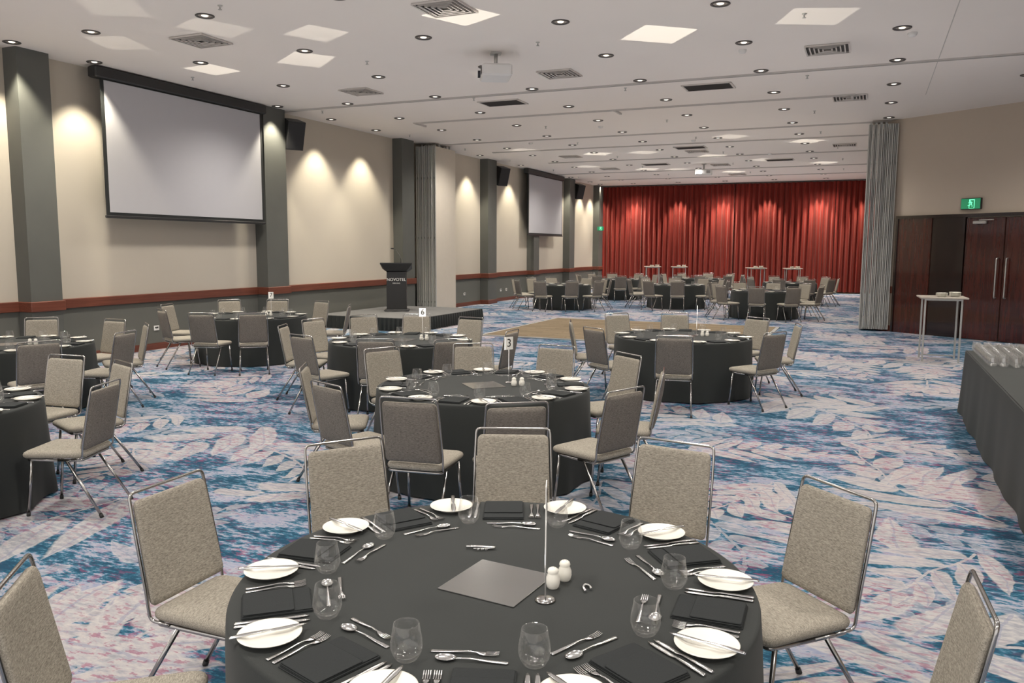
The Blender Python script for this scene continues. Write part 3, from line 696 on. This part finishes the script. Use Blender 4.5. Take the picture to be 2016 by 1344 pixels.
for ti, (T, full, gn, chairs) in enumerate(TBL):
    spawn('table%d' % (ti % 3), (T[0], T[1], 0), ti*1.3, 'round banquet table under floor length black cloth', 'table', 'banquet tables')
    Tv = Vector(T)
    for c in chairs:
        d = (Tv-Vector(c)); r = min(max(d.length, 1.53), 1.80); d.normalize(); r0 = r-.29
        p = Tv-d*r0; allch.append((p, atan2(-d.x, d.y)+random.uniform(-.05, .05), gn))
    a0 = atan2(chairs[0][1]-T[1], chairs[0][0]-T[0])
    if ti == 0: a0 = radians(111.6)
    for k in range(10): setting(T, a0+k*2*pi/10, full, gn)
for p, rz, gn in allch: spawn('chair', (p.x, p.y, 0), rz, CL, 'chair', gn+' chairs')
FAR = [((-8.97, 24.6), 10), ((-5.7, 26.5), 10), ((-2.65, 23.8), 10), ((-8.75, 30.1), 10), ((-5.9, 32.3), 10), ((-2.5, 30.0), 10)]
for fi, (T, n) in enumerate(FAR):
    spawn('table%d' % (fi % 3), (T[0], T[1], 0), fi, 'round banquet table under floor length black cloth', 'table', 'banquet tables')
    a0 = fi*.37+.2
    for k in range(n):
        th = a0+k*2*pi/n+random.uniform(-.06, .06); r = 1.3+random.uniform(-.04, .12)
        spawn('chair', (T[0]+r*cos(th), T[1]+r*sin(th), 0), th+pi/2+random.uniform(-.08, .08), CL, 'chair', 'rear hall chairs')
        place('plate', T, th, .76, .22, .7505, 0, 'small round white porcelain side plate', 'plate', 'rear hall plates')
        place('glass', T, th, .6, -.13, .7505, 0, 'clear stemless water glass', 'glass', 'rear hall glasses')
        place('napkin', T, th, .745, 0, .7505, 0, 'black linen napkin folded on table', 'napkin', 'rear hall napkins')

def cw(lat, fwd): return (.9166*lat-.3999*fwd, .3999*lat+.9166*fwd)
MIR = []
mx, my = cw(-.05, 2.745); MIR.append((mx, my))
spawn('mirror', (mx, my, .7505), radians(-29+23.6), 'square grey mirror tile lying on tablecloth', 'mirror tile', 'table centre mirror tiles')
for ti in range(1, 7):
    T = TBL[ti][0]; MIR.append(T)
    spawn('mirror', (T[0], T[1], .7505), radians(20+ti*25), 'square grey mirror tile lying on tablecloth', 'mirror tile', 'table centre mirror tiles')
    spawn('shaker', (T[0]+.25, T[1]+.08, .7505), 0, 'small white ceramic salt and pepper shaker', 'shaker', 'ceramic shakers'); spawn('shaker', (T[0]+.31, T[1]+.11, .7505), 0, 'small white ceramic salt and pepper shaker', 'shaker', 'ceramic shakers')
for T, n in FAR: spawn('mirror', (T[0], T[1], .7505), .5, 'square grey mirror tile lying on tablecloth', 'mirror tile', 'table centre mirror tiles'); MIR.append(T)
x, y = cw(.145, 2.70); spawn('shaker', (x, y, .7505), 0, 'small white ceramic salt and pepper shaker', 'shaker', 'ceramic shakers')
x, y = cw(.190, 2.765); spawn('shaker', (x, y, .7505), 0, 'small white ceramic salt and pepper shaker', 'shaker', 'ceramic shakers')
x, y = cw(.115, 2.60); number_stand(x, y, radians(23.6+86), '2')
number_stand(-2.83, 6.42, radians(23.6+35), '3'); number_stand(-5.2, 9.05, radians(25), '6'); number_stand(-9.35, 11.1, radians(35), '7'); number_stand(-2.1, 11.1, radians(23.6+80), '4')
x, y = cw(-.116, 3.06); r = obj('corkscrew', None); r.location = (x, y, .751); r.rotation_euler = (0, 0, radians(23.6-4)); tag(r, 'chrome waiter corkscrew lying on tablecloth', 'corkscrew')
mb = MB(); mb.tube([(-.06, .002, .008), (-.03, .006, .008), (.0, .007, .008), (.04, .004, .008), (.055, 0, .008)], .0055, 8); c = obj('body', mb.mesh('body', [M['steel']])); c.parent = r
mb = MB(); mb.tube([(.05, -.002, .006), (.0, -.010, .006), (-.03, -.012, .006)], .003, 6); c = obj('lever', mb.mesh('lever', [M['steel']])); c.parent = r
mb = MB(); mb.tube([(-.02+i*.003, -.018+.004*sin(i*1.2), .007+.004*cos(i*1.2)) for i in range(18)], .0013, 6); c = obj('screw', mb.mesh('screw', [M['steel']])); c.parent = r
x, y = cw(.264, 2.69); mb = MB(); mb.tube(fillet([(-.012, -.03, .006), (-.014, .01, .006), (0, .03, .006), (.012, .01, .006), (.01, -.015, .006)], .012, 4), .0045, 8)
o = obj('bottle_opener', mb.mesh('bottle_opener', [M['steel']])); o.location = (x, y, .751); o.rotation_euler = (0, 0, .5); tag(o, 'small chrome bottle opener on tablecloth', 'opener')

# ------------------------------------------------------------------ buffet table on the right
bx0, bx1, by0, by1 = 1.09, 1.87, 5.2, 10.78
bt = obj('buffet_table', None); bt.location = ((bx0+bx1)/2, (by0+by1)/2, 0); tag(bt, 'long buffet table draped in black cloth', 'table')
hx, hy = (bx1-bx0)/2, (by1-by0)/2
mb = MB(); mb.box((0, 0, .725), (2*hx-.03, 2*hy-.03, .03))
for sx in (-1, 1):
    for sy in (-1, 0, 1): mb.tube([(sx*(hx-.08), sy*(hy-.1), .71), (sx*(hx-.08), sy*(hy-.1), .004)], .016, 8)
c = obj('table_frame', mb.mesh('table_frame', [M['aludark']])); c.parent = bt
def dens(n):
    pts = []
    cs = [(-hx, -hy), (hx, -hy), (hx, hy), (-hx, hy)]
    for k in range(4):
        a, b_ = cs[k], cs[(k+1) % 4]; m = int(n*(sqrt((a[0]-b_[0])**2+(a[1]-b_[1])**2)))
        for i in range(m): pts.append((a[0]+(b_[0]-a[0])*i/m, a[1]+(b_[1]-a[1])*i/m, k))
    return pts
pp = dens(16); rings = []
for z, fl in ((.755, -.012), (.752, -.003), (.742, 0), (.6, .006), (.4, .012), (.2, .02), (.012, .03)):
    row = []
    for i, (x, y, k) in enumerate(pp):
        s = x+y*1.3; f = fl+(fl*.4*(sin(s*4)+.6*sin(s*7.7+1)) if fl > 0 else 0)
        sx = 1+f/hx; sy = 1+f/hy
        row.append((x*sx, y*sy, z))
    rings.append(row)
mb = MB(); mb.loft(rings, 0, True, False); mb.f.append(list(range(len(pp)))); mb.mi.append(0); mb.sm.append(False)
c = obj('tablecloth', mb.mesh('tablecloth', [M['cloth']])); c.parent = bt
for i in range(6):
    for j in range(13):
        g = spawn('glassb', (1.19+i*.105+random.uniform(-.004, .004), 10.68-j*.11+random.uniform(-.006, .006), .7565), 0, 'clear water glass standing on buffet table', 'glass', 'glasses on the buffet table')

# ------------------------------------------------------------------ cocktail bar tables
mb = MB(); mb.box((0, 0, 1.10), (.74, .74, .028), ch=.006); ct = mb.mesh('table_top', [simple('bar_table_top', (.40, .36, .31), .4)])
def barleg(x, y): mb = MB(); mb.box((x, y, .543), (.03, .03, 1.086), ch=.004); return mb.mesh('leg', [M['alu']])
mb = MB()
for a in (-.28, .28): mb.box((0, a, 1.07), (.56, .025, .03)); mb.box((a, 0, 1.07), (.025, .56, .03)); mb.box((0, a, .05), (.53, .02, .02)) if a > 0 else None
cf = mb.mesh('frame_rail', [M['alu']])
proto('bar', 'cocktail_table', None, [('table_top', ct), ('frame_rail', cf)]+[('leg', barleg(x, y)) for x, y in ((-.28, -.28), (.28, -.28), (.28, .28), (-.28, .28))])
bars = [(1.2, 15.95, radians(2)), (-9.0, 36.6, .3), (-7.85, 36.9, .2), (-4.45, 36.6, .4), (-2.95, 36.6, .2)]
for x, y, rz in bars:
    spawn('bar', (x, y, 0), rz, 'tall square cocktail table with slim metal legs', 'bar table', 'tall cocktail tables')
    for dx, n in ((-.06, 5), (.15, 6)):
        for k in range(n): spawn('plate', (x+dx+.05+random.uniform(-.003, .003), y-.05+dx*.5, 1.1145+k*.0115), 0, 'small white plate in a stack on bar table', 'plate', 'stacked plates on bar tables')

mb = MB(); mb.box((0, 0, 0), (.012, .12, .09), ch=.003); mb.box((.008, -.02, .01), (.006, .03, .03), 1); mb.box((.008, .02, .01), (.006, .03, .03), 1)
proto('sock', 'power_outlet', mb.mesh('power_outlet', [M['card'], M['ink']]))
for y, z in ((11.25, .4), (24.0, .4), (26.9, .4), (27.4, .4), (31.6, .35)): spawn('sock', (XW+.008, y, z), 0, 'small white wall power outlet', 'power outlet', 'wall power outlets')

for r, ch in PROTO.values():
    for c in ch: bpy.data.objects.remove(c)
    bpy.data.objects.remove(r)

# ------------------------------------------------------------------ lights
def spot(loc, target, P, size, blend, rad, col=(1, .88, .72), name='downlight_beam'):
    l = bpy.data.lights.new(name, 'SPOT'); l.energy = P; l.spot_size = radians(size); l.spot_blend = blend; l.shadow_soft_size = rad; l.color = col
    o = bpy.data.objects.new(name, l); COL.objects.link(o); o.location = loc
    d = Vector(target)-Vector(loc); o.rotation_euler = d.to_track_quat('-Z', 'Y').to_euler(); return o
for x in (-10.14, -6.0, -1.84, 2.3):
    for k in range(10):
        y = 0.3+4.1*k
        if x > 1 and y > 19: continue
        spot((x, y, ZC-.06), (x, y, 0), 490, 150, 1, .25, (1, .935, .85))
for y in WY:
    spot((-11.62, y, ZC-.03), (-11.72, y, 0), 330, 84, .55, .05, (1, .91, .72), 'wall_washer_beam')
for x in CX:
    spot((x, YF-1.0, ZC-.03), (x, YF-.85, 0), 560, 68, .55, .04, (1, .88, .74), 'curtain_washer_beam')
def gobo(src, dst, half, P):
    d = (Vector((dst[0], dst[1], ZC))-Vector((src[0], src[1], .79)))
    l = spot((src[0], src[1], .79), (dst[0], dst[1], ZC), P, 30, 0, .003, (1, .94, .80), 'mirror_bounce_beam')
    L = l.data; L.use_nodes = True; nt = L.node_tree; g = NT(nt); em = nt.nodes['Emission']
    tc = g.n('ShaderNodeTexCoord'); s = g.n('ShaderNodeSeparateXYZ'); g.l(tc.outputs['Normal'], s.inputs[0])
    a = g.m('ABSOLUTE', g.m('DIVIDE', s.outputs[0], s.outputs[2])); b_ = g.m('ABSOLUTE', g.m('DIVIDE', s.outputs[1], s.outputs[2]))
    k = half/d.length
    mk = g.m('MULTIPLY', g.m('LESS_THAN', a, k), g.m('LESS_THAN', b_, k)); g.l(mk, em.inputs['Strength'])
for si, dst, half, P in ((3, (-4.99, 9.71), .36, 560), (3, (-8.4, 11.0), .34, 720), (3, (-7.25, 9.74), .32, 300), (4, (-10.36, 11.0), .33, 420), (2, (-2.85, 11.64), .40, 560), (2, (-.79, 11.54), .38, 300),
                     (6, (-8.79, 7.6), .34, 300), (5, (-8.39, 8.95), .34, 200), (6, (-7.6, 6.6), .34, 260), (5, (-10.33, 9.04), .32, 200), (3, (-6.2, 13.2), .3, 200)):
    gobo(MIR[si], dst, half, P)
for i in range(7, 13):
    T = MIR[i]; gobo(T, (T[0]+.9, T[1]+.6), .36, 450); gobo(T, (T[0]-.9, T[1]-1.1), .36, 300)
for x, y in [m for m in MIR]+[(-7.5, 14.6), (-2.6, 15.2), (1.0, 13.5), (-6.3, 20.2), (-2.5, 20.2), (-.2, 7.5), (-6, 36), (-2, 35)]:
    spot((x, y, .79), (x, y, ZC), 60, 165, 1, .02, (1, .94, .87), 'added_bounce_fill')  # added upward fill that brightens the ceiling; no fixture stands here

w = bpy.data.worlds.new('world'); SC.world = w; w.use_nodes = True
w.node_tree.nodes['Background'].inputs[0].default_value = (1, .96, .92, 1); w.node_tree.nodes['Background'].inputs[1].default_value = 1.35

# ------------------------------------------------------------------ camera
pit, yaw, rol = .11457, .4114, .00429
fw = Vector((-sin(yaw)*cos(pit), cos(yaw)*cos(pit), -sin(pit))); rr = Vector((cos(yaw), sin(yaw), 0)); dd = fw.cross(rr)
r2 = rr*cos(rol)-dd*sin(rol); d2 = dd*cos(rol)+rr*sin(rol)
cd = bpy.data.cameras.new('camera'); cd.sensor_width = 36; cd.lens = 1600/2016*36; cd.clip_end = 200; cd.clip_start = .05
co = bpy.data.objects.new('camera', cd); COL.objects.link(co)
up = -d2; bk = -fw
co.matrix_world = Matrix(((r2.x, up.x, bk.x, 0), (r2.y, up.y, bk.y, 0), (r2.z, up.z, bk.z, 1.92), (0, 0, 0, 1)))
SC.camera = co
